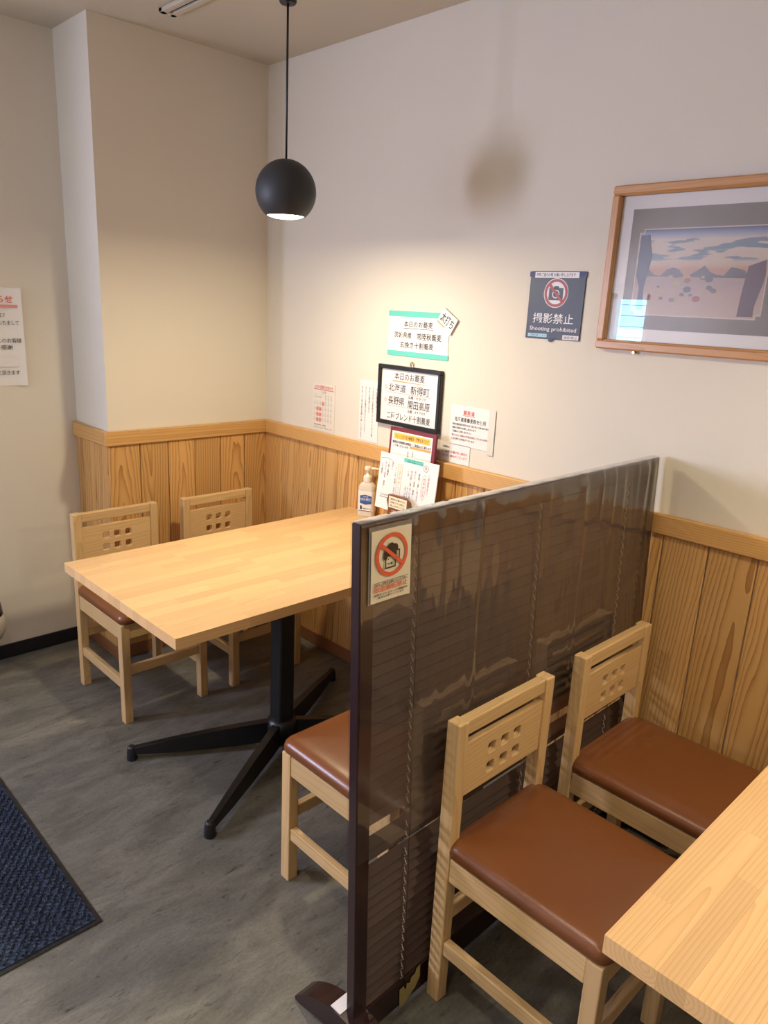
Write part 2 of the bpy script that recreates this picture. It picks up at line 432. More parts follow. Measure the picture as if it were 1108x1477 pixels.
# wainscot: single upright boards, cap rail, baseboards
P = .1291; BT = .922; BB = .055
def boards_right():
    k = 0
    while -k*P > YB:
        y1 = -k*P - .0015; y0 = max(-(k+1)*P + .0015, YB+.001)
        box('board', (-.009, y0, BB), (-.0005, y1, BT+.01), M_board, wr_p, bevel=.0035)
        k += 1
def boards_back():
    n = 6; p = (-XP)/n
    for k in range(n):
        box('board', (-(k+1)*p+.0015 if k < n-1 else XP-.007, -.009, BB), (-k*p-.0015 if k else -.0095, -.0005, BT+.01), M_board, wb_p, bevel=.0022)
    for k, (a, b) in enumerate(((0.0005, .118), (.121, .235), (.238, YL-.002))):
        box('board', (XP-.009, a, BB), (XP-.0005, b, BT+.01), M_board, wb_p, bevel=.0022)
# boards are children of the walls they clad; both walls carry their own centre as origin
_box = box
def box(name, lo, hi, mat, parent=None, bevel=0, seg=1):
    if parent in (wr, wb): return box_in2(name, lo, hi, mat, parent, bevel)
    return _box(name, lo, hi, mat, parent, bevel, seg)
def box_in2(name, lo, hi, mat, wall, bevel):
    c = wall.location
    return _box(name, [a-b for a, b in zip(lo, c)], [a-b for a, b in zip(hi, c)], mat, wall, bevel)
wr_p, wb_p = wr, wb
boards_right(); boards_back()
RZ0, RZ1 = .922, .9787
def rail(name, lo, hi, mat):
    o = box(name, lo, hi, mat, None, bevel=.003); tag(o, kind='structure'); return o
rail('trim_1', (-.022, YB+.002, RZ0), (-.0005, -.0225, RZ1), M_rail['Y'])
rail('trim_2', (XP-.0225, -.022, RZ0), (-.0005, -.0005, RZ1), M_rail['X'])
rail('trim_3', (XP-.022, .0005, RZ0), (XP-.0005, YL-.001, RZ1), M_rail['Y'])
bb = box('baseboard_right', (-.013, YB+.002, .001), (-.0005, -.014, .06), M_brownbase, None, bevel=.002); tag(bb, kind='structure')
bb = box('baseboard_back', (XP-.012, -.013, .001), (-.0005, -.0005, .06), M_brownbase, None, bevel=.002); tag(bb, kind='structure')
bb = box('baseboard_pillar', (XP-.0125, .0005, .001), (XP-.0005, YL-.014, .06), M_brownbase, None, bevel=.002); tag(bb, kind='structure')
bb = box('baseboard_left', (XL+.002, YL-.008, .001), (XP-.014, YL-.0005, .062), M_blackbase, None, bevel=.002); tag(bb, kind='structure')

# ceiling lighting track and the recessed downlights
tr = empty('lighting_track', (-.566, -2.5, CEIL), label='white ceiling lighting track with a dark slot, above the long wall of the tables', cat='lighting track')
bm = bmesh.new()
add_box(bm, (-.030, -2.30, -.014), (-.006, 2.285, -.0005), .002); add_box(bm, (.008, -2.30, -.014), (.030, 2.285, -.0005), .002)
add_box(bm, (-.030, 2.262, -.014), (.030, 2.285, -.0005), .002)
bm_obj('track_body', bm, plain('beige_track_metal', (.55, .49, .40), .5), tr)
_box('track_slot', (-.0055, -2.30, -.006), (.0075, 2.261, -.0006), M_darkslot, tr)

LIT = (1.0, .86, .62)
def pendant(x, y, label, power):
    zc = 1.812; r = .0885
    t = empty('pendant_lamp', (x, y, CEIL), label=label, cat='pendant lamp')
    z0 = zc-CEIL
    bm = bmesh.new(); lathe(bm, [(.023, -.0145), (.025, -.016), (.025, -.10), (.0245, -.128), (.021, -.133), (.006, -.134)], 24)
    bm_obj('canopy', bm, M_blackplastic, t, smooth=False)
    bm = bmesh.new(); tube(bm, [(0, 0, -.13), (0, 0, z0+r-.003)], .0032, 10)
    bm_obj('cord', bm, M_blackplastic, t, smooth=True)
    bm = bmesh.new()
    th = [math.radians(a) for a in range(4, 141, 4)]
    prof = [(r*math.sin(a), z0 + r*math.cos(a)) for a in th]
    pin = [((r-.003)*math.sin(a), z0+(r-.003)*math.cos(a)) for a in reversed(th)]
    lathe(bm, prof + pin, 48)
    bm_obj('lamp_shade', bm, M_shade, t, smooth=True)
    rb = (r-.003)*math.sin(math.radians(138)); zb = z0+(r-.003)*math.cos(math.radians(139))
    bm = bmesh.new(); lathe(bm, [(.01, zb+.012), (rb-.0015, zb+.004), (rb-.0015, zb+.0010), (rb*.86, zb-.0035), (rb*.6, zb-.0075), (rb*.3, zb-.0095)], 40)
    bm_obj('bulb_lens', bm, M_bulb, t, smooth=False)
    l = area('pendant_light', (x, y, CEIL+zb-.0125), (0, 0, 0), .10, power, WARM2, shape='DISK')
    return t
WARM2 = (1.0, .845, .575)
pendant(-.578, -.912, 'charcoal ball pendant lamp lit over the far table in the corner', 12)
pendant(-.578, -2.86, 'charcoal ball pendant lamp lit over the near table, just outside the frame', 10)

for (x, y), p, lb_ in zip(DOWN, DOWN_W, ('round recessed ceiling downlight between the dark screen and the carpet mat', 'round recessed ceiling downlight farthest behind the near table', 'round recessed ceiling downlight nearest the entrance side wall')):
    t = empty('downlight', (x, y, CEIL), label=lb_, cat='ceiling light')
    bm = bmesh.new(); lathe(bm, [(.075, -.0005), (.075, -.006), (.056, -.006), (.056, -.002)], 32)
    bm_obj('trim_ring', bm, M_offwhiteframe, t)
    bm = bmesh.new(); lathe(bm, [(.055, -.003), (.055, -.004)], 32); bm_obj('light_lens', bm, M_bulb, t)
    area('downlight_beam', (x, y, CEIL-.010), (0, 0, 0), .11, p, NEUT, shape='DISK', spread=125)

# ------------------------------------------------------------------ tables
def table(y0, y1, x0, label, seed, feet=True):
    rnd = random.Random(seed)
    cx, cy = x0/2, (y0+y1)/2
    t = empty('dining_table', (cx-.012, cy, 0), label=label, cat='table')
    ox, oy = cx-.012, cy
    rows = 18; wv = (y1-y0)/rows; X1 = -.010
    for r in range(rows):
        x = x0; first = True
        while x < X1-.001:
            ln = rnd.uniform(.22, .55)
            if first: ln *= rnd.uniform(.4, 1)
            first = False
            xe = x+ln
            if xe > X1-.1: xe = X1
            dz = rnd.uniform(-.00025, .0)
            box('stave', (x+.00004-ox, y0+r*wv+.00004-oy, .670), (xe-.00004-ox, y0+(r+1)*wv-.00004-oy, .700+dz*.4), M_stave, t, bevel=.00018)
            x = xe
    # pedestal base
    px = 0
    bm = bmesh.new(); add_box(bm, (-.032, -.032, .045), (.032, .032, .655), .012, 3); bm_obj('column', bm, M_black, t)
    bm = bmesh.new(); add_box(bm, (-.20, -.20, .6555), (.20, .20, .6695), .004); bm_obj('top_plate', bm, M_black, t)
    bm = bmesh.new(); lathe(bm, [(.030, .020), (.052, .028), (.055, .085), (.048, .105), (.030, .115)], 28)
    bm_obj('hub', bm, M_black, t, smooth=True)
    fx, fy = .430, .243
    for sx in (-1, 1):
        for sy in (-1, 1):
            a = Vector((sx*.03, sy*.017, 0)); b = Vector((sx*fx, sy*fy, 0)); d = (b-a).normalized(); n = Vector((-d.y, d.x, 0))
            bm = bmesh.new(); st = []
            for f in (0, .25, .5, .75, 1):
                p = a.lerp(b, f); zt = .102 - .055*f + .004*math.sin(f*PI); zb = .026 - .006*math.sin(f*PI) - .004*f + .0; wd = .019 - .006*f
                st.append([bm.verts.new(p + n*wd + Vector((0, 0, zb))), bm.verts.new(p - n*wd + Vector((0, 0, zb))),
                           bm.verts.new(p - n*wd*.75 + Vector((0, 0, zt))), bm.verts.new(p + n*wd*.75 + Vector((0, 0, zt)))])
            for A, B in zip(st, st[1:]):
                for j in range(4): bm.faces.new((A[j], A[(j+1) % 4], B[(j+1) % 4], B[j]))
            bm.faces.new(st[0]); bm.faces.new(st[-1])
            es = [e for e in bm.edges if abs((e.verts[0].co-e.verts[1].co).normalized().dot(d)) > .9]
            bmesh.ops.bevel(bm, geom=es, offset=.003, segments=2, profile=.5, affect='EDGES')
            arm = bm_obj('base_arm', bm, M_black, t)
            bm = bmesh.new(); lathe(bm, [(.017, .001), (.018, .004), (.0165, .030), (.0135, .046), (.009, .051)], 20, c=(b.x+d.x*.006, b.y+d.y*.006))
            bm_obj('glide', bm, M_rubber, arm, smooth=False)
    return t
table(-1.294, -.610, -1.1765, 'light laminated wood dining table with black four-arm base, far table in the corner', 3)
table(-3.143, -2.459, -1.1765, 'light laminated wood dining table cropped at the lower right, nearest table', 11)

# ------------------------------------------------------------------ chairs (local: rear at y=0, front towards +y)
CW, CD = .338, .398
def chair_meshes():
    parts = {}
    def bx(lo, hi, bev=.0028):
        c = Vector([(a+b)/2 for a, b in zip(lo, hi)]); h = [abs(b-a)/2 for a, b in zip(lo, hi)]
        bm = bmesh.new(); add_box(bm, [-q for q in h], h, bev, 2); me = bpy.data.meshes.new('p'); bm.to_mesh(me); bm.free(); return me, c
    L = []
    a = CW/2; l = .031; d = .034
    for s in (-1, 1):
        L.append(('rear_post', bx((min(s*a, s*(a-l)), 0, 0), (max(s*a, s*(a-l)), d, .702)), 'Z'))
        L.append(('front_leg', bx((min(s*a, s*(a-l)), CD-d, 0), (max(s*a, s*(a-l)), CD, .386)), 'Z'))
        L.append(('apron', bx((min(s*(a-.003), s*(a-.022)), d, .326), (max(s*(a-.003), s*(a-.022)), CD-d, .3845)), 'Y'))
        L.append(('stretcher', bx((min(s*(a-.004), s*(a-.024)), d, .131), (max(s*(a-.004), s*(a-.024)), CD-d, .166)), 'Y'))
    L.append(('apron', bx((-a+l, CD-.024, .328), (a-l, CD-.004, .3845)), 'X'))
    L.append(('apron', bx((-a+l, .006, .328), (a-l, .026, .3845)), 'X'))
    L.append(('stretcher', bx((-a+l, CD-.026, .186), (a-l, CD-.006, .220)), 'X'))
    L.append(('stretcher', bx((-a+l, .008, .205), (a-l, .028, .240)), 'X'))
    L.append(('top_rail', bx((-a+l, .006, .667), (a-l, .030, .7015), .003), 'X'))
    out = []
    for name, (me, c), ax in L:
        me.materials.append(M_chair[ax]); out.append((name, me, c, None))
    # back panel with six rounded square holes
    pw = CW-2*l; ph = .127
    holes = [rrect(ix*.0455, iz, .0255, .0250, .0060) for ix in (-1, 0, 1) for iz in (.603-.583, .556-.583)]
    me = curve_shape([rect(-pw/2, -ph/2, pw/2, ph/2)] + holes, .0055, .0018)
    me.transform(Matrix.Rotation(PI/2, 4, 'X')); me.materials.clear(); me.materials.append(M_chair['X'])
    out.append(('back_panel', me, Vector((0, .021, .583)), None))
    # cushion
    bm = bmesh.new(); W, y0, y1 = CW+.006, .010, CD+.008
    cy = (y0+y1)/2; H = y1-y0
    def outline(ins):
        P = []
        for qx, qy, a0, r in ((1, 1, 0, .030), (-1, 1, 90, .030), (-1, -1, 180, .040), (1, -1, 270, .040)):
            r2 = max(r-ins*.4, .006)
            for i in range(9):
                t = math.radians(a0+90*i/8)
                P.append((qx*(W/2-ins-r2)+r2*math.cos(t), qy*(H/2-ins-r2)+r2*math.sin(t)))
        return P
    prof = [(.012, .3875), (.004, .3885), (.0005, .395), (0, .403), (.002, .411), (.007, .418), (.015, .4235), (.028, .427), (.05, .4295), (.08, .431), (.115, .4318), (.15, .432)]
    R = [[bm.verts.new((x, y+cy, z)) for x, y in outline(i)] for i, z in prof]
    n = len(R[0])
    for A, B in zip(R, R[1:]):
        for j in range(n): bm.faces.new((A[j], A[(j+1) % n], B[(j+1) % n], B[j]))
    bm.faces.new(R[0]); bm.faces.new(R[-1])
    bmesh.ops.recalc_face_normals(bm, faces=bm.faces)
    me = bpy.data.meshes.new('seat_cushion'); bm.to_mesh(me); bm.free()
    for p in me.polygons: p.use_smooth = True
    me.materials.append(M_leather)
    out.append(('seat_cushion', me, Vector((0, 0, 0)), None))
    return out
CHP = chair_meshes()
def chair(cx, yrear, facing, label, group='pale wood dining chairs'):
    # facing +1: looks to +Y (towards the corner); -1: looks to -Y
    rz = 0 if facing > 0 else PI
    t = empty('dining_chair', (cx, yrear, 0), rz, label, 'chair', group)
    for name, me, c, _ in CHP:
        o = bpy.data.objects.new(name, me); COL.objects.link(o); o.location = c; o.parent = t
    return t
chair(-.790, -.100, -1, 'pale wood chair with brown seat behind the far table, the leftmost one, below the pillar')
chair(-.345, -.112, -1, 'pale wood chair with brown seat behind the far table, the one nearer the room corner')
chair(-.803, -1.853, 1, 'pale wood chair with brown seat facing the far table, half hidden behind the dark screen')
chair(-.768, -1.964, -1, 'pale wood chair with brown seat in the foreground, its back against the dark screen')
chair(-.298, -1.964, -1, 'pale wood chair with brown seat beside the right wall, back against the dark screen')

# ------------------------------------------------------------------ dark slatted screen
def screen():
    T0 = Vector((-1.152, -1.914, 1.139)); T1 = Vector((-.030, -1.903, 1.139)); B0 = Vector((-1.172, -1.957, .0))
    X = (T1-T0); W = X.length; X.normalize(); Z = (T0-B0); H = Z.length; Z.normalize(); Y = Z.cross(X).normalized(); Z = X.cross(Y).normalized()
    H = 1.139
    org = T0 - Z*H
    M = Matrix(((X.x, Y.x, Z.x, org.x), (X.y, Y.y, Z.y, org.y), (X.z, Y.z, Z.z, org.z), (0, 0, 0, 1)))
    t = empty('partition_screen', mw=M, label='dark red-brown wooden screen of horizontal slats wrapped in clear plastic, between the two tables', cat='partition')
    D = .024
    box('stile', (0, 0, .002), (.036, D, H), M_dark, t, .002); box('stile', (W-.036, 0, .002), (W, D, H), M_dark, t, .002)
    box('bottom_rail', (.0362, .001, .012), (W-.0362, D-.001, .078), M_dark, t, .002)
    # slats
    z = .090; p = .0243; i = 0
    gaps = {.425: .017, .478: .016, .508: .016}
    done = set(); sl = []
    mesh = {}
    while z < H-.044:
        tilt = 36 if z < .40 else (30 if z < .53 else 20)
        if tilt not in mesh:
            bm = bmesh.new(); add_box(bm, (-(W-.074)/2, -.0009, -.0122), ((W-.074)/2, .0009, .0122), .0004)
            me = bpy.data.meshes.new('slat'); bm.to_mesh(me); bm.free(); me.materials.append(M_slat); mesh[tilt] = me
        o = bpy.data.objects.new('slat', mesh[tilt]); COL.objects.link(o); o.parent = t
        o.location = (W/2, D/2+random.uniform(-.0006, .0006), z); o.rotation_euler = (math.radians(-tilt) + random.uniform(-.03, .03), random.uniform(-.0009, .0009), 0)
        sl.append(z)
        z += p
        for g, e in gaps.items():
            if z > g and g not in done: z += e; done.add(g)
    box('top_rail', (.0362, .001, sl[-1]+.0085), (W-.0362, D-.001, H-.0005), M_dark, t, .002)
    # ladder cords: a thin string plus the little loops round each slat
    for xc in (.150, .560, .965):
        bm = bmesh.new()
        tube(bm, [(xc, -.0006+.0006*math.sin(k), .05+k*(H-.10)/40) for k in range(41)], .0007, 5)
        bm_obj('pull_string', bm, M_blackplastic, t); bm = bmesh.new()
        for zz in sl:
            x0 = xc-.008
            tube(bm, [(x0, .004, zz-.010), (x0+.002, -.0008, zz-.004), (x0-.001, -.0008, zz+.003), (x0+.001, .004, zz+.009)], .0015, 5)
        bm_obj('ladder_cord', bm, M_cord, t)
    # clear plastic film hung over the top, front and back
    nx, nz = 260, 90
    for side in (0, 1):
        bm = bmesh.new(); g = []
        rnd = random.Random(5+side)
        wr_ = [(rnd.uniform(.12, 1.1), rnd.uniform(.008, .020), rnd.uniform(.3, 1.0), rnd.uniform(.10, .34)) for _ in range(26)]
        for j in range(nz+1):
            row = []
            for i in range(nx+1):
                x = W*i/nx*1.0; xf = i/nx
                zb = .452 + .018*xf
                zz = H+.0015 - (H-zb)*(j/nz)
                dd = H-zz; off = 0
                for cx, s, am, ln in wr_:
                    off += .0065*am*math.exp(-((x-cx-.03*dd*math.sin(cx*9))/s)**2)*math.exp(-(dd/ln)**2)*min(1, dd/.02)
                off += .0022*math.sin(x*11+side+2*math.sin(dd*4))*math.sin(dd*6)*min(1, dd*4)
                off += .0022*math.exp(-((dd-(.30+.20*math.sin(x*2.6+.4)))/.022)**2)*(.5+.5*math.sin(x*5.2+1))
                off = .0022 + abs(off)
                row.append(bm.verts.new((x, -off if side == 0 else D+off, zz)))
            g.append(row)
        for j in range(nz):
            for i in range(nx): bm.faces.new((g[j][i], g[j][i+1], g[j+1][i+1], g[j+1][i]))
        if side == 0:
            # the fold over the top edge
            m_ = 6; prev = g[0]
            for k in range(1, m_+1):
                a = k/m_
                cur = [bm.verts.new((v.co.x, v.co.y + (D+.0044)*a, H+.0015+.001*math.sin(a*PI)+.0006*math.sin(v.co.x*80)*math.sin(a*PI))) for v in g[0]]
                for i in range(nx): bm.faces.new((prev[i], prev[i+1], cur[i+1], cur[i]))
                prev = cur
        bm_obj('plastic_film', bm, M_film, t, smooth=True)
    # crescent feet
    for xf in (-.016, W-.036):
        bm = bmesh.new(); pr = []
        hl = .165
        for k in range(17):
            a = k/16; yy = -hl + 2*hl*a
            top = .018 + .062*(1-(abs(yy)/hl)**2.2); bot = .001 + .022*(1-(abs(yy)/hl)**2)*1.0
            if k in (0, 16): bot = .001; top = .016
            pr.append((yy+D/2, bot, top))
        A = []
        for yy, b0, t0 in pr:
            A.append([bm.verts.new((xf, yy, b0)), bm.verts.new((xf, yy, t0)), bm.verts.new((xf+.052, yy, t0)), bm.verts.new((xf+.052, yy, b0))])
        for p_, q_ in zip(A, A[1:]):
            for j in range(4): bm.faces.new((p_[j], p_[(j+1) % 4], q_[(j+1) % 4], q_[j]))
        bm.faces.new(A[0]); bm.faces.new(A[-1])
        bm_obj('foot', bm, M_dark, t)
    # yellowed tape at the bottom rail, white tape at the foot
    bm = bmesh.new(); P = [(.135, .006), (.150, .010), (.165, .018), (.185, .030), (.2, .05), (.2, .082), (.188, .078), (.185, .068), (.172, .066), (.168, .054), (.158, .060), (.156, .046), (.15, .052), (.148, .060), (.135, .058)]
    me = curve_shape([P], .0004); me.transform(Matrix.Rotation(PI/2, 4, 'X')); o = link('adhesive_tape', me, M_yellowtape, t, (0, -.0012, 0)); o['label'] = 'torn yellowed adhesive tape on the bottom rail'
    o = box('adhesive_tape', (-.013, .028, .079), (.034, .058, .0815), M_signwhite, t); o['label'] = 'white tape patch on the foot'
    return t, M
scr, SM = screen()

# no-drinking sticker held on the screen
st = empty('warning_card', mw=SM @ Matrix(((1, 0, 0, .020), (0, 0, -1, -.0065), (0, 1, 0, .990), (0, 0, 0, 1))),
           label='white card with a red no-drinking-and-driving sign on the near end of the dark screen', cat='sign')
cw, chh = .096, .134
sheet('card', st, cw, chh, M_cream, .0012, curl=.004)
sheet('clear_sleeve', st, cw+.008, chh+.010, M_sleeve, .0004, z=-.0012, x0=-.005, y0=-.002, curl=.003)
def U(fx, fy): return (fx*cw, fy*chh)
Z1 = .0042
ring('warning_ring', *U(.50, .64), .0405, .0330, M_stickred, st, Z1)
c_ = U(.50, .64)
a = math.radians(-38)
dx, dy = math.cos(a)*.036, math.sin(a)*.036; nx_, ny_ = -math.sin(a)*.0034, math.cos(a)*.0034
flat('warning_bar', [(c_[0]-dx-nx_, c_[1]-dy-ny_), (c_[0]+dx-nx_, c_[1]+dy-ny_), (c_[0]+dx+nx_, c_[1]+dy+ny_), (c_[0]-dx+nx_, c_[1]-dy+ny_)], M_stickred, st, Z1+.0004)
mx, my = c_
me = curve_shape([rect(mx-.017, my-.025, mx+.010, my+.004), rect(mx-.0145, my-.0225, mx+.0075, my+.004)], .0001); link('mug_outline', me, M_stickink, st, (0, 0, Z1))
me = curve_shape([rect(mx+.010, my-.012, mx+.020, my+.007), rect(mx+.0115, my-.0098, mx+.0175, my+.0048)], .0001); link('mug_handle', me, M_stickink, st, (0, 0, Z1))
bm = bmesh.new()
for cx, cy, r in ((-.014, .003, .0065), (-.010, .010, .0075), (-.002, .014, .0082), (.007, .011, .0082), (.003, .005, .0080), (-.006, .004, .0075), (-.0165, -.003, .0050)):
    v = [bm.verts.new((mx+cx+x, my+cy+y, random.random()*.00003)) for x, y in circ(0, 0, r, r, 24)]; bm.faces.new(v)
for cx, cy, r in ((-.009, -.008, .0014), (-.009, -.016, .0014), (-.001, -.0165, .0024), (.0, -.006, .0013)):
    v = [bm.verts.new((mx+cx+x, my+cy+y, .00004)) for x, y in circ(0, 0, r, r, 12)]; bm.faces.new(v)
bm_obj('beer_foam', bm, M_stickink, st, (0, 0, Z1+.0001))
text(st, '自転車・自動車を運転されるお客様へ', *[cw*.06, cw*.93], chh*.245, chh*.275, M_stickink, Z1, bold=.008)
text(st, '飲酒運転禁止', cw*.05, cw*.95, chh*.150, chh*.228, M_stickred, Z1, bold=.008)
text(st, '運転をされる方への酒類提供', cw*.06, cw*.94, chh*.100, chh*.132, M_stickink, Z1, bold=.01)
text(st, '販売をお断りしています', cw*.16, cw*.84, chh*.058, chh*.090, M_stickink, Z1, bold=.01)
for yy in (.285, .236): flat('rule_line', rect(cw*.03, chh*yy, cw*.97, chh*(yy+.004)), M_stickink, st, Z1)

# ------------------------------------------------------------------ notices on the right wall
def notice(y0, z0, w, h, label, mat=M_white, cat='notice', curl=0, x=-.001, tape=None):
    t = empty('wall_notice', mw=on_right(y0, z0, x), label=label, cat=cat)
    sheet('paper', t, w, h, mat, .0010, curl=curl)
    return t
# teal bordered
t = notice(-.781, 1.334, .297, .152, 'white handwritten notice with teal tape bands above the black frame', curl=0)
w_, h_ = .297, .152
flat('tape_band', rect(-.003, h_-.016, w_+.004, h_+.004), M_teal, t, .0016, .0004)
flat('tape_band', rect(-.003, -.004, w_+.004, .014), M_teal, t, .0016, .0004)
text(t, '本日のお蕎麦', w_*.26, w_*.74, h_*.66, h_*.80, M_ink, .0016, bold=.006)
flat('rule_line', rect(w_*.25, h_*.625, w_*.75, h_*.635), M_ink, t, .0016)
text(t, '茨城県産', w_*.10, w_*.40, h_*.40, h_*.54, M_ink, .0016, bold=.008)
text(t, '常陸秋蕎麦', w_*.49, w_*.89, h_*.38, h_*.54, M_ink, .0016, bold=.008)
text(t, '玄挽き十割蕎麦', w_*.21, w_*.77, h_*.17, h_*.32, M_ink, .0016, bold=.008)
tg = empty('paper_tag', mw=on_right(-.781-.292, 1.334+.128, -.008) @ Matrix.Rotation(math.radians(-32), 4, 'Z'),
           label='small tilted white tag reading thick-cut, on the corner of the teal notice', cat='tag')
sheet('paper', tg, .078, .060, M_white, .0008, x0=-.042, y0=-.030)
text(tg, '太打ち', -.034, .030, -.014, .020, M_ink, .0014, bold=.008)
flat('underline', rect(-.040, -.026, .000, -.021), M_orange, tg, .0010)
# black frame
t = empty('framed_notice', mw=on_right(-.748, 1.072, -.002), label='black framed handwritten menu notice hanging below the teal notice', cat='framed notice')
w_, h_ = .320, .222
for nm, lo, hi in (('frame_bar', (0, 0, 0), (w_, .015, .016)), ('frame_bar', (0, h_-.015, 0), (w_, h_, .016)), ('frame_bar', (0, .0151, 0), (.015, h_-.0151, .016)), ('frame_bar', (w_-.015, .0151, 0), (w_, h_-.0151, .016))):
    box(nm, lo, hi, M_blackplastic, t, .002)
sheet('paper', t, w_-.030, h_-.030, M_whitel, .0010, z=.006, x0=.015, y0=.015)
ZZ = .0076
text(t, '本日のお蕎麦', w_*.26, w_*.74, h_*.77, h_*.89, M_ink, ZZ, bold=.004)
flat('underline', [(w_*.22, h_*.755), (w_*.24, h_*.735), (w_*.78, h_*.738), (w_*.78, h_*.744)], M_orange, t, ZZ)
text(t, '北海道', w_*.17, w_*.45, h_*.57, h_*.70, M_ink, ZZ, bold=.004); text(t, '新得町', w_*.53, w_*.82, h_*.56, h_*.70, M_ink, ZZ, bold=.004)
text(t, '品種・キタワセ', w_*.50, w_*.78, h_*.48, h_*.53, M_ink, ZZ)
text(t, '長野県', w_*.17, w_*.44, h_*.35, h_*.48, M_ink, ZZ, bold=.004); text(t, '開田高原', w_*.50, w_*.84, h_*.32, h_*.46, M_ink, ZZ, bold=.004)
text(t, '品種・タチアカネ', w_*.50, w_*.78, h_*.25, h_*.30, M_ink, ZZ)
text(t, '二種ブレンド十割蕎麦', w_*.16, w_*.86, h_*.10, h_*.22, M_ink, ZZ, bold=.004)
for yy in (.635, .415): ring('bullet_ring', w_*.125, h_*yy, .0062, .0042, M_orange, t, ZZ)
for yy, e in ((.545, .84), (.325, .48)): flat('rule_line', rect(w_*.15, h_*yy, w_*e, h_*(yy+.006)), M_pink, t, ZZ)
hk = empty('picture_hook', mw=on_right(-.912, 1.296, -.001), label='tiny wire hook above the black framed notice', cat='hook')
bm = bmesh.new()
tube(bm, [(-.006, 0, .003), (-.008, .012, .004), (-.002, .017, .004), (.002, .008, .004), (.004, .017, .004), (.009, .012, .004), (.006, 0, .003)], .0014, 6)
bm_obj('hook_wire', bm, M_gold, hk, smooth=True)
# calendar
t = notice(-.340, .984, .142, .198, 'faint printed monthly calendar with a red heading, leftmost notice on the right wall', M_clearish)
t.children[0].data.materials[0] = plain('warm_thin_paper', (.76, .71, .62), .5)
w_, h_ = .142, .198
text(t, '12月の営業のお知らせ', w_*.08, w_*.92, h_*.88, h_*.955, M_red, .0014, bold=.008)
flat('underline', rect(w_*.05, h_*.86, w_*.96, h_*.872), M_red, t, .0014)
text(t, '12月', w_*.40, w_*.60, h_*.79, h_*.84, M_grey_ink, .0014)
for i, s in enumerate('日月火水木金土'): text(t, s, w_*(.07+.125*i), w_*(.11+.125*i), h_*.745, h_*.77, M_grey_ink, .0014)
day = 1
for r_ in range(5):
    for c in range(7):
        if r_ == 0 and c < 4: continue
        x = w_*(.07+.125*c); y = h_*(.66-.115*r_)
        text(t, str(day), x+.002, x+.006, y+.0125, y+.0165, M_grey_ink, .0014)
        off = (r_ >= 2 and c in (1, 2)) or (r_ == 1 and c == 3)
        if off: text(t, '休', x, x+.010, y, y+.010, M_red, .0014); flat('marker_patch', rect(x-.003, y-.003, x+.013, y+.013), M_pinkish if 'M_pinkish' in globals() else M_pink, t, .0011)
        else: ring('open_mark', x+.005, y+.005, .0042, .0032, M_grey_ink, t, .0014, ry=1.2)
        day += 1
text(t, 'お昼のみ営業', w_*.07, w_*.40, h_*.695, h_*.72, M_grey_ink, .0014, bold=.008)
text(t, '定休日 火曜日・水曜日', w_*.07, w_*.62, h_*.10, h_*.135, M_ink, .0014, bold=.008)
text(t, '年末は三十一日まで営業いたします', w_*.05, w_*.92, h_*.045, h_*.075, M_ink, .0014)
# vertical strip
t = notice(-.634, .986, .110, .236, 'white strip with five columns of vertical handwriting, left of the black frame')
w_, h_ = .110, .236
for i, s in enumerate(('十割蕎麦は', 'つなぎや小麦粉の入っていない為', 'ほかの蕎麦に比べ', 'のどごしは麺が切れやすいので', '予めご了承の程お願い申し上げます')):
    n_ = len(s); x1 = w_*(.93-.19*i); hh = min(n_*.0128, .205) if i else .075
    text(t, s, x1-.0085, x1, h_*.95-.012-hh, h_*.95-.012, M_ink, .0014, vertical=True)
# soba-yu
t = notice(-1.112, 1.046, .190, .140, 'white printed notice with a red heading, right of the black frame', curl=.0008)
w_, h_ = .190, .140
text(t, '蕎麦湯', w_*.30, w_*.56, h_*.78, h_*.89, M_red, .0016, bold=.008)
flat('underline', rect(w_*.29, h_*.755, w_*.57, h_*.765), M_red, t, .0016)
text(t, '北海道産蕎麦粉を使用', w_*.10, w_*.83, h_*.60, h_*.71, M_ink, .0016, bold=.008)
for s, y, x1, mt in (('当店の蕎麦湯は釜湯ではなく別に炊いて濃いめであり', .50, .90, M_ink), ('蕎麦の風味をお楽しみ頂けます', .41, .62, M_ink), ('ご遠慮なくお申し付け下さい', .32, .52, M_ink),
                     ('薄いものをご希望のお客様は釜湯もございますお声掛け', .225, .93, M_signred), ('ご注文時にお声掛け下さいませ', .13, .60, M_ink)):
    text(t, s, w_*.06, w_*x1, h_*y, h_*(y+.055), mt, .0022 if x1 > .7 else .0016, bold=.01)
bx_ = flat('clear_tape', rect(w_*.90, -.012, w_*1.04, h_*1.0), M_clearish, t, .0020, .0003)
# small notice below
t = notice(-1.072, .9805, .138, .068, 'small white notice with red printed words, standing on the wood rail under the printed notice')
w_, h_ = .138, .068
text(t, '混雑時に', w_*.10, w_*.34, h_*.72, h_*.84, M_ink, .0014, bold=.008)
text(t, 'ご注文の', w_*.10, w_*.44, h_*.48, h_*.62, M_ink, .0014, bold=.008); text(t, '量が多い場合は', w_*.45, w_*.93, h_*.48, h_*.62, M_red, .0014, bold=.008)
text(t, '出せない場合がございます', w_*.10, w_*.93, h_*.26, h_*.40, M_red, .0014, bold=.008)
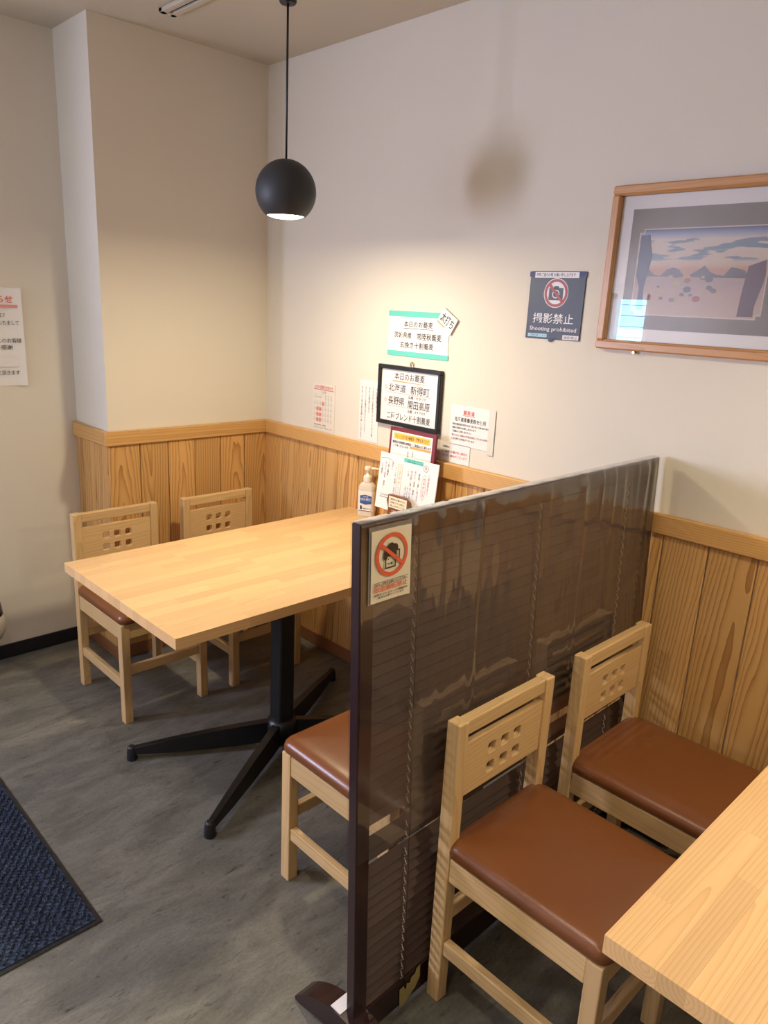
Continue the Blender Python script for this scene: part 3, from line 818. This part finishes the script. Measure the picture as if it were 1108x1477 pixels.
# shooting prohibited
t = empty('photo_ban_sign', mw=on_right(-1.397, 1.430, -.001), label='dark navy sign with a red crossed-out camera and white words forbidding photographs', cat='sign')
w_, h_ = .194, .198
box('sign_board', (0, 0, 0), (w_, h_, .003), M_navy, t, .0008)
Z2 = .0034
flat('paper_strip', rect(w_*.085, h_*.905, w_*.88, h_*.99), M_signwhite, t, Z2)
text(t, '何卒ご協力の程 お願い申し上げます', w_*.11, w_*.82, h_*.925, h_*.975, M_ink, Z2+.0004, bold=.01)
flat('blue_tape', rect(0-.003, h_*.92, w_*.08, h_*.995), M_blueclip, t, Z2); flat('blue_tape', rect(w_*.885, h_*.92, w_+.002, h_*.995), M_blueclip, t, Z2)
c_ = (w_*.50, h_*.685)
me = curve_shape([circ(c_[0], c_[1], .0430)], .0001); link('ring_backing', me, M_signwhite, t, (0, 0, Z2))
me = curve_shape([rrect(c_[0], c_[1]-.003, .050, .036, .003)], .0001); link('camera_icon', me, M_navy, t, (0, 0, Z2+.0003))
flat('camera_icon', [(c_[0]-.010, c_[1]+.014), (c_[0]+.010, c_[1]+.014), (c_[0]+.007, c_[1]+.020), (c_[0]-.007, c_[1]+.020)], M_navy, t, Z2+.0002, .0002)
ring('camera_lens', c_[0], c_[1]-.003, .0125, .0095, M_signwhite, t, Z2+.0005)
ring('warning_ring', c_[0], c_[1], .0405, .0325, M_signred, t, Z2+.0006)
a = math.radians(-45); dx, dy = math.cos(a)*.035, math.sin(a)*.035; nx_, ny_ = -math.sin(a)*.0042, math.cos(a)*.0042
flat('warning_bar', [(c_[0]-dx-nx_, c_[1]-dy-ny_), (c_[0]+dx-nx_, c_[1]+dy-ny_), (c_[0]+dx+nx_, c_[1]+dy+ny_), (c_[0]-dx+nx_, c_[1]-dy+ny_)], M_signred, t, Z2+.0010)
text(t, '撮影禁止', w_*.12, w_*.86, h_*.235, h_*.385, M_signwhite, Z2, bold=.006)
text(t, 'Shooting prohibited', w_*.07, w_*.93, h_*.105, h_*.185, M_signwhite, Z2, bold=.005)
flat('blue_label', rect(w_*.05, h_*.025, w_*.41, h_*.075), M_skytape, t, Z2)
text(t, 'ご理解お願いします', w_*.07, w_*.39, h_*.037, h_*.065, M_blueclip, Z2+.0004)
flat('white_label', rect(w_*.70, h_*.01, w_*.985, h_*.075), M_signwhite, t, Z2)
text(t, '撮影禁止', w_*.72, w_*.97, h_*.022, h_*.062, M_ink, Z2+.0004)
flat('blue_tape', [(w_*.44, -.006), (w_*.50, -.008), (w_*.55, .003), (w_*.46, .004)], M_blueclip, t, Z2)
# picture
t = empty('framed_picture', mw=on_right(-1.655, 1.416, -.002), label='wooden framed landscape print behind glass, cropped at the upper right', cat='picture')
w_, h_ = .527, .434; fw_ = .024
for lo, hi, mt in (((0, 0, 0), (w_, fw_, .020), M_frame), ((0, h_-fw_, 0), (w_, h_, .020), M_frame), ((0, fw_+.0001, 0), (fw_, h_-fw_-.0001, .020), M_frameY), ((w_-fw_, fw_+.0001, 0), (w_, h_-fw_-.0001, .020), M_frameY)):
    box('frame_bar', lo, hi, mt, t, .004)
for lo, hi, mt in (((.021, .021, .0), (w_-.021, .027, .014), M_frame), ((.021, h_-.027, .0), (w_-.021, h_-.021, .014), M_frame), ((.0215, .0275, .0), (.0275, h_-.0275, .014), M_frameY), ((w_-.0275, .0275, 0), (w_-.0215, h_-.0275, .014), M_frameY)):
    box('inner_lip', lo, hi, mt, t, .002)
M_mount = plain('white_mount_board', (.80, .76, .73), .7)
box('white_mount', (.028, .028, .002), (w_-.028, h_-.028, .004), M_mount, t)
mb, mt_ = .060, .372
M_brocade = wallpaper('taupe_mount_cloth', (.20, .17, .15), .4)
box('taupe_mount', (.062, mb, .0042), (w_-.062, mt_, .0052), M_brocade, t)
px0, px1, py0, py1 = .092, w_-.092, .100, .318
nt_ = .012
def notched(x0, y0, x1, y1, n): return [(x0+n, y0), (x1-n, y0), (x1-n, y0+n*.8), (x1, y0+n*.8), (x1, y1-n*.8), (x1-n, y1-n*.8), (x1-n, y1), (x0+n, y1), (x0+n, y1-n*.8), (x0, y1-n*.8), (x0, y0+n*.8), (x0+n, y0+n*.8)]
me = curve_shape([notched(px0-.003, py0-.003, px1+.003, py1+.003, nt_)], .0002); link('print_border', me, plain('print_edge_line', (.62, .50, .42), .7), t, (0, 0, .0056))
def print_mat():
    m, nt, b = newmat('landscape_print'); q = N(nt)
    tc = q.node('ShaderNodeTexCoord').outputs['Object']
    sp = q.node('ShaderNodeSeparateXYZ'); q.link(tc, sp.inputs[0])
    v = q.node('ShaderNodeMapRange'); v.inputs[1].default_value = py0; v.inputs[2].default_value = py1; q.link(sp.outputs[1], v.inputs[0])
    base = q.ramp(v.outputs[0], [(0, (.50, .36, .29)), (.30, (.44, .30, .26)), (.40, (.36, .27, .25)), (.53, (.50, .25, .14)), (.62, (.60, .45, .35)), (.88, (.62, .52, .45)), (.94, (.28, .31, .46)), (1.0, (.05, .06, .18))])
    n = q.noise(q.mapping(tc, (9, 46, 1)), 1.0, 3, .5)
    cl = q.math('MULTIPLY', q.ramp(n, [(.52, (0, 0, 0)), (.56, (1, 1, 1))]), q.ramp(v.outputs[0], [(.62, (0, 0, 0)), (.66, (1, 1, 1)), (.88, (1, 1, 1)), (.92, (0, 0, 0))]))
    c = q.mix(cl, base, (.17, .23, .29))
    q.link(c, b.inputs['Base Color']); b.inputs['Roughness'].default_value = .8; return m
me = curve_shape([notched(px0, py0, px1, py1, nt_)], .0002); link('landscape_print', me, print_mat(), t, (0, 0, .0061))
M_p = [plain('print_navy', (.035, .045, .11), .8), plain('print_slate', (.10, .09, .12), .8), plain('print_plum', (.10, .05, .08), .8), plain('print_ochre', (.44, .32, .14), .8), plain('print_redbrown', (.30, .05, .05), .8)]
rnd = random.Random(2)
# plain generic stand-in scenery: hills, low roofs and boulders in the print's colours
hill = [(px0+.002, py0+.10)] + [(px0+.002+(px1-px0-.004)*i/20, py0+.112+.012*math.sin(i*1.3)+.006*math.sin(i*3.1)) for i in range(21)] + [(px1-.002, py0+.10)]
me = curve_shape([hill], .0001); link('printed_hills', me, M_p[1], t, (0, 0, .0065))
flat('printed_tree', [(px0+.013, py0+.012), (px0+.032, py0+.012), (px0+.028, py0+.07), (px0+.042, py0+.15), (px0+.028, py1-.012), (px0+.002, py1-.014), (px0+.002, py0+.10), (px0+.014, py0+.07)], M_p[0], t, .0066, .0002)
flat('printed_tree', [(px1-.055, py0+.004), (px1-.016, py0+.004), (px1-.016, py0+.03), (px1-.003, py0+.09), (px1-.004, py0+.14), (px1-.045, py0+.125), (px1-.052, py0+.06)], M_p[2], t, .0066, .0002)
for i in range(24):
    cx = px0+.05+rnd.random()*.19; cy = py0+.03+rnd.random()*.075; r_ = rnd.uniform(.004, .012)
    flat('printed_rock', circ(cx, cy, r_, r_*.7, 10), M_p[rnd.choice([1, 1, 3, 4, 1, 3])], t, .0066+.00004*i, .0001)
box('glass_pane', (.027, .027, .0088), (w_-.027, h_-.027, .0100), M_glass, t)
bm = bmesh.new(); tube(bm, [(.118, -.004, .002), (.118, -.004, .012)], .004, 10); pn = bm_obj('support_pin', bm, M_gold, t)

# notice on the left wall
t = empty('wall_notice', mw=on_left(-1.158, 1.135), label='white handwritten notice with red heading on the left wall, cropped by the frame edge', cat='notice')
w_, h_ = .220, .368
sheet('paper', t, w_, h_, M_white, .0010, curl=.010)
E_ = .0125
text(t, 'お知らせ', w_*.30, w_*.86, h_*.845, h_*.925, M_stickred, .0075, bold=.005)
flat('underline', rect(w_*.28, h_*.80, w_*.93, h_*.83), plain('pink_marker', (.75, .30, .27), .6), t, .0085)
for s, x0, x1, y in (('いつもご来店いただきます', .1, .72, .70), ('おかげをもちまして', .30, .93, .625), ('あります', .30, .62, .545), ('たくさんのお客様', .30, .95, .445), ('心から感謝', .32, .80, .375), ('閉店させて頂きます', .20, .88, .115)):
    text(t, s, w_*x0, w_*x1, h_*y, h_*(y+.048), M_ink, .0095 if x1 > .85 else .0050)
flat('correction_strip', rect(w_*.1, h_*.20, w_*.88, h_*.30), M_whitel, t, .0075)

# ------------------------------------------------------------------ on the far table
# sanitizer bottle
t = empty('pump_bottle', (-.046, -.748, .700), math.radians(-62), label='white hand sanitizer pump bottle with a blue label on the far table', cat='bottle')
def rr_loft(bm, rings, n=6):
    R = []
    for w0, d0, r0, z in rings:
        R.append([bm.verts.new((x, y, z)) for x, y in rrect(0, 0, w0, d0, r0, n)])
    m_ = len(R[0])
    for A, B in zip(R, R[1:]):
        for j in range(m_): bm.faces.new((A[j], A[(j+1) % m_], B[(j+1) % m_], B[j]))
    bm.faces.new(R[0]); bm.faces.new(R[-1])
bm = bmesh.new()
rr_loft(bm, [(.064, .038, .012, .0), (.068, .042, .014, .004), (.068, .042, .014, .112), (.064, .040, .016, .124), (.050, .036, .016, .133), (.034, .032, .0155, .138), (.030, .030, .0148, .139)])
bm_obj('bottle_body', bm, M_bottle, t, smooth=False)
bm = bmesh.new(); rr_loft(bm, [(.0685, .0425, .0142, .022), (.0685, .0425, .0142, .104)]); bm_obj('label_wrap', bm, plain('white_bottle_label', (.80, .77, .72), .35), t)
flat_rot = Matrix.Rotation(PI/2, 4, 'X')
def front(name, P, mat, off):
    me = curve_shape([P], .0002); me.transform(flat_rot); return link(name, me, mat, t, (0, -.0213-off, 0))
front('blue_label', [(-.022, .055), (0, .050), (.026, .055), (.026, .085), (0, .090), (-.022, .085)], M_bluelabel, .0004)
front('black_line', rect(-.027, .0235, .028, .0255), M_ink, .0004)
front('bottle_icon', [(-.020, .030), (-.013, .030), (-.013, .042), (-.0155, .046), (-.0175, .046), (-.020, .042)], M_ink, .0004)
def ftext(s, x0, x1, y0, y1, mat):
    o = text(t, s, x0, x1, y0, y1, mat, 0, bold=.006); o.data.transform(flat_rot); o.location = (0, -.0223, 0)
ftext('HAND MEDIC', -.019, .024, .066, .077, M_signwhite); ftext('消毒液', -.010, .012, .080, .084, M_signwhite); ftext('手指用アルコール', -.010, .026, .031, .037, M_ink)
bm = bmesh.new(); lathe(bm, [(.0165, .139), (.0175, .141), (.0175, .158), (.0155, .163), (.0095, .165), (.006, .170), (.0055, .186)], 24); bm_obj('pump_collar', bm, M_cream_pl, t, smooth=False)
bm = bmesh.new(); lathe(bm, [(.010, .184), (.0135, .187), (.0135, .197), (.010, .200)], 24); ph = bm_obj('pump_head', bm, M_cream_pl, t)
bm = bmesh.new(); tube(bm, [(.008, .0, .192), (.03, 0, .1935), (.058, 0, .192)], [.0045, .004, .0032], 10); bm_obj('nozzle', bm, M_cream_pl, ph, smooth=True)

# menu caddy with boards
t = empty('menu_holder', (-.105, -1.02, .700), label='small red-brown wooden menu holder with a cream label on the far table by the wall', cat='menu holder')
bm = bmesh.new(); prof = [(-.062, 0), (.062, 0), (.062, .10), (.050, .138), (.030, .150), (-.030, .150), (-.050, .150), (-.058, .128), (-.050, .10), (-.056, .05)]
me = curve_shape([prof], .007, .001); me.transform(Matrix(((0, 0, -1, 0), (-1, 0, 0, 0), (0, 1, 0, 0), (0, 0, 0, 1)))); link('front_plate', me, M_caddy, t, (-.036, 0, 0))
box('base_block', (-.028, -.062, 0), (.052, .062, .018), M_caddy, t, .002)
box('back_plate', (.040, -.055, .018), (.052, .055, .090), M_caddy, t, .002)
lab = box('cream_label', (-.0450, -.044, .104), (-.0438, .046, .146), M_cream, t)
for i, s in enumerate(('麦茶のお替わりは', 'お声掛け下さいお持ちし', '致しますのでどうぞ')):
    o = text(lab, s, -.036, .036, .0075-.012*i, .0150-.012*i, M_ink, 0, bold=.01)
    o.data.transform(Matrix(((0, 0, -1, 0), (-1, 0, 0, 0), (0, 1, 0, 0), (0, 0, 0, 1)))); o.location = (-.0009, 0, 0)
o = text(lab, 'ご自由にどうぞ', -.030, .030, -.036, -.028, M_cream, 0, bold=.01); o.data.transform(Matrix(((0, 0, -1, 0), (-1, 0, 0, 0), (0, 1, 0, 0), (0, 0, 0, 1)))); o.location = (-.0009, 0, 0)

def standing(name, y0, z0, x, tilt, label):
    M = on_right(y0, z0, x) @ Matrix.Rotation(math.radians(tilt), 4, 'X')
    return empty(name, mw=M, label=label, cat='menu')
# white A4 landscape menu
w_, h_ = .290, .208
t = standing('menu_card', -.872, .779, -.118, -6, 'white landscape menu card with handwriting and a teal strip, standing in the wooden holder')
box('card', (0, 0, 0), (w_, h_, .004), M_whitel, t, .0008)
Z3 = .0043
text(t, '辛味おろし', w_*.56, w_*.58, h_*.2, h_*.3, M_ink, Z3, vertical=True)
flat('teal_strip', rect(w_*.42, h_*.915, w_*.75, h_*.985), M_teal, t, Z3)
text(t, 'ご一緒にお召し上がり', w_*.44, w_*.72, h_*.955, h_*.978, M_ink, Z3+.0004, bold=.008); text(t, 'お蕎麦のお供におすすめ', w_*.47, w_*.74, h_*.922, h_*.946, M_ink, Z3+.0004, bold=.008)
ring('ink_circle', w_*.80, h_*.885, .0120, .0108, M_ink, t, Z3); text(t, '冬', w_*.78, w_*.82, h_*.855, h_*.915, M_ink, Z3)
ring('red_oval', w_*.795, h_*.56, .0105, .0095, M_signred, t, Z3, ry=4.3)
text(t, 'カキせいろ', w_*.775, w_*.815, h_*.40, h_*.72, M_signred, Z3, vertical=True)
text(t, '＜季節限定＞', w_*.85, w_*.88, h_*.46, h_*.80, M_signred, Z3, vertical=True)
me = curve_shape([rect(w_*.335, h_*.28, w_*.415, h_*.86), rect(w_*.341, h_*.286, w_*.409, h_*.854)], .0001); link('orange_box', me, M_orange, t, (0, 0, Z3))
text(t, 'つまみセット', w_*.352, w_*.398, h_*.31, h_*.83, M_orange, Z3, vertical=True)
for s, fx, y0, y1 in (('温かい', .235, .72, .86), ('小鉢と蕎麦', .165, .60, .86), ('天ぷら（海老 野菜）', .115, .36, .84), ('もり蕎麦', .055, .62, .82), ('お酒一合付き', .305, .28, .60), ('お一人様', .30, .62, .80),
                      ('春菊（葉）天ぷら', .705, .30, .78), ('天ぷら（海老 野菜）', .635, .34, .80), ('ゆば刺し等', .575, .52, .80), ('小鉢', .52, .68, .80), ('そば', .50, .30, .50), ('うどん', .54, .30, .50), ('せいろ', .58, .30, .50)):
    text(t, s, w_*fx-.0045, w_*fx+.0045, h_*y0, h_*y1, M_ink if y0 < .55 or fx < .3 else M_grey_ink, Z3, vertical=True)
text(t, '2,200円', w_*.08, w_*.24, h_*.235, h_*.275, M_ink, Z3); flat('rule_line', rect(w_*.07, h_*.21, w_*.25, h_*.218), M_ink, t, Z3)
text(t, '1,600円', w_*.74, w_*.92, h_*.20, h_*.235, M_ink, Z3); flat('rule_line', rect(w_*.72, h_*.175, w_*.94, h_*.183), M_ink, t, Z3)
bm = bmesh.new(); tube(bm, [(w_*(.02+.24*i/8), h_*(.86+.055*math.sin((i+2)/10*PI)), Z3+.0002) for i in range(9)], .0006, 4); bm_obj('ink_arc', bm, M_ink, t)
# maroon framed portrait menu behind
w2, h2 = .236, .300
t = standing('menu_folder', -.864, .776, -.066, -4, 'maroon edged upright menu folder leaning on the wall behind the white menu card')
box('cover', (0, 0, 0), (w2, h2, .004), M_maroon, t, .001); box('paper', (.012, .012, .0041), (w2-.020, h2-.014, .0050), M_whitel, t)
box('spine_edge', (w2-.010, 0, .0041), (w2, h2, .010), M_maroon, t, .001)
Z4 = .0054
flat('orange_strip', rect(w2*.10, h2*.86, w2*.87, h2*.935), M_yellow, t, Z4)
text(t, 'ちょっとおつまみ蕎麦前・揚物もあります', w2*.13, w2*.84, h2*.872, h2*.922, M_ink, Z4+.0004, bold=.01)
text(t, '蕎麦前の時間帯は夜限定・ご飲酒の方に限ります', w2*.08, w2*.90, h2*.805, h2*.84, M_ink, Z4+.0004, bold=.01)
flat('orange_marker', rect(w2*.46, h2*.775, w2*.90, h2*.802), M_orange, t, Z4)
text(t, 'ご了承くださいませ', w2*.10, w2*.43, h2*.765, h2*.795, M_ink, Z4+.0004, bold=.01)
text(t, 'お品書き', w2*.42, w2*.45, h2*.52, h2*.74, M_ink, Z4, vertical=True); text(t, 'まめ天', w2*.52, w2*.55, h2*.55, h2*.74, M_ink, Z4, vertical=True)

# ------------------------------------------------------------------ entrance mat
mt0 = empty('entrance_mat', (-1.397, -1.295, 0), label='navy blue ribbed carpet mat with black rubber edge, at the left of the floor', cat='mat')
MW, MH = .95, 1.55       # extends to -x and +y
_box('rubber_edge', (-MW, 0, .0005), (0, MH, .004), M_rubber, mt0, .001)
bm = bmesh.new()
ang = math.radians(52.8); ux, uy = math.cos(ang), math.sin(ang); vx, vy = -uy, ux
rnd = random.Random(4); pitch = .0170; step = .0105
NU = int(2.2/step); NV = int(2.4/pitch)
vis = lambda x, y: x > -.42 and y < .95
for iv in range(-NV, NV):
    for iu in range(-NU, NU):
        x = iu*step*ux + iv*pitch*vx + rnd.uniform(-.0012, .0012); y = iu*step*uy + iv*pitch*vy + rnd.uniform(-.0012, .0012)
        if not (-MW+.016 < x < -.015 and .014 < y < MH-.016) or not vis(x, y): continue
        h = rnd.uniform(.009, .014); r = rnd.uniform(.0052, .0072); a0 = rnd.random()*6
        tx, ty = rnd.uniform(-.0025, .0025), rnd.uniform(-.0025, .0025)
        b_ = [bm.verts.new((x+r*math.cos(a0+k*PI/2), y+r*math.sin(a0+k*PI/2), .004)) for k in range(4)]
        m_ = [bm.verts.new((x+tx*.6+r*.75*math.cos(a0+.5+k*PI/2), y+ty*.6+r*.75*math.sin(a0+.5+k*PI/2), .004+h*.7)) for k in range(4)]
        tp = bm.verts.new((x+tx, y+ty, .004+h))
        for k in range(4):
            bm.faces.new((b_[k], b_[(k+1) % 4], m_[(k+1) % 4], m_[k])); bm.faces.new((m_[k], m_[(k+1) % 4], tp))
pl = bm_obj('carpet_pile', bm, M_pile, mt0); pl['kind'] = 'stuff'
_box('carpet_backing', (-MW+.012, .012, .0041), (-.012, MH-.012, .0062), M_pile, mt0)

# rounded pale container at the left frame edge
t = empty('waste_bin', (-1.215, .175, 0), label='pale rounded container with a dark glossy top, at the left frame edge beside the wall', cat='container')
bm = bmesh.new(); lathe(bm, [(.030, .150), (.062, .165), (.078, .20), (.080, .235), (.072, .262)], 32); bm_obj('bowl', bm, M_greywhite, t, smooth=True)
bm = bmesh.new(); lathe(bm, [(.072, .2625), (.068, .30), (.060, .335), (.045, .345), (.012, .35)], 32); bm_obj('lid', bm, plain('dark_glossy_lid', (.02, .025, .04), .2), t, smooth=True)
bm = bmesh.new(); lathe(bm, [(.026, .001), (.026, .012), (.020, .02), (.016, .152), (.014, .153)], 28); bm_obj('pedestal', bm, M_greywhite, t, smooth=False)
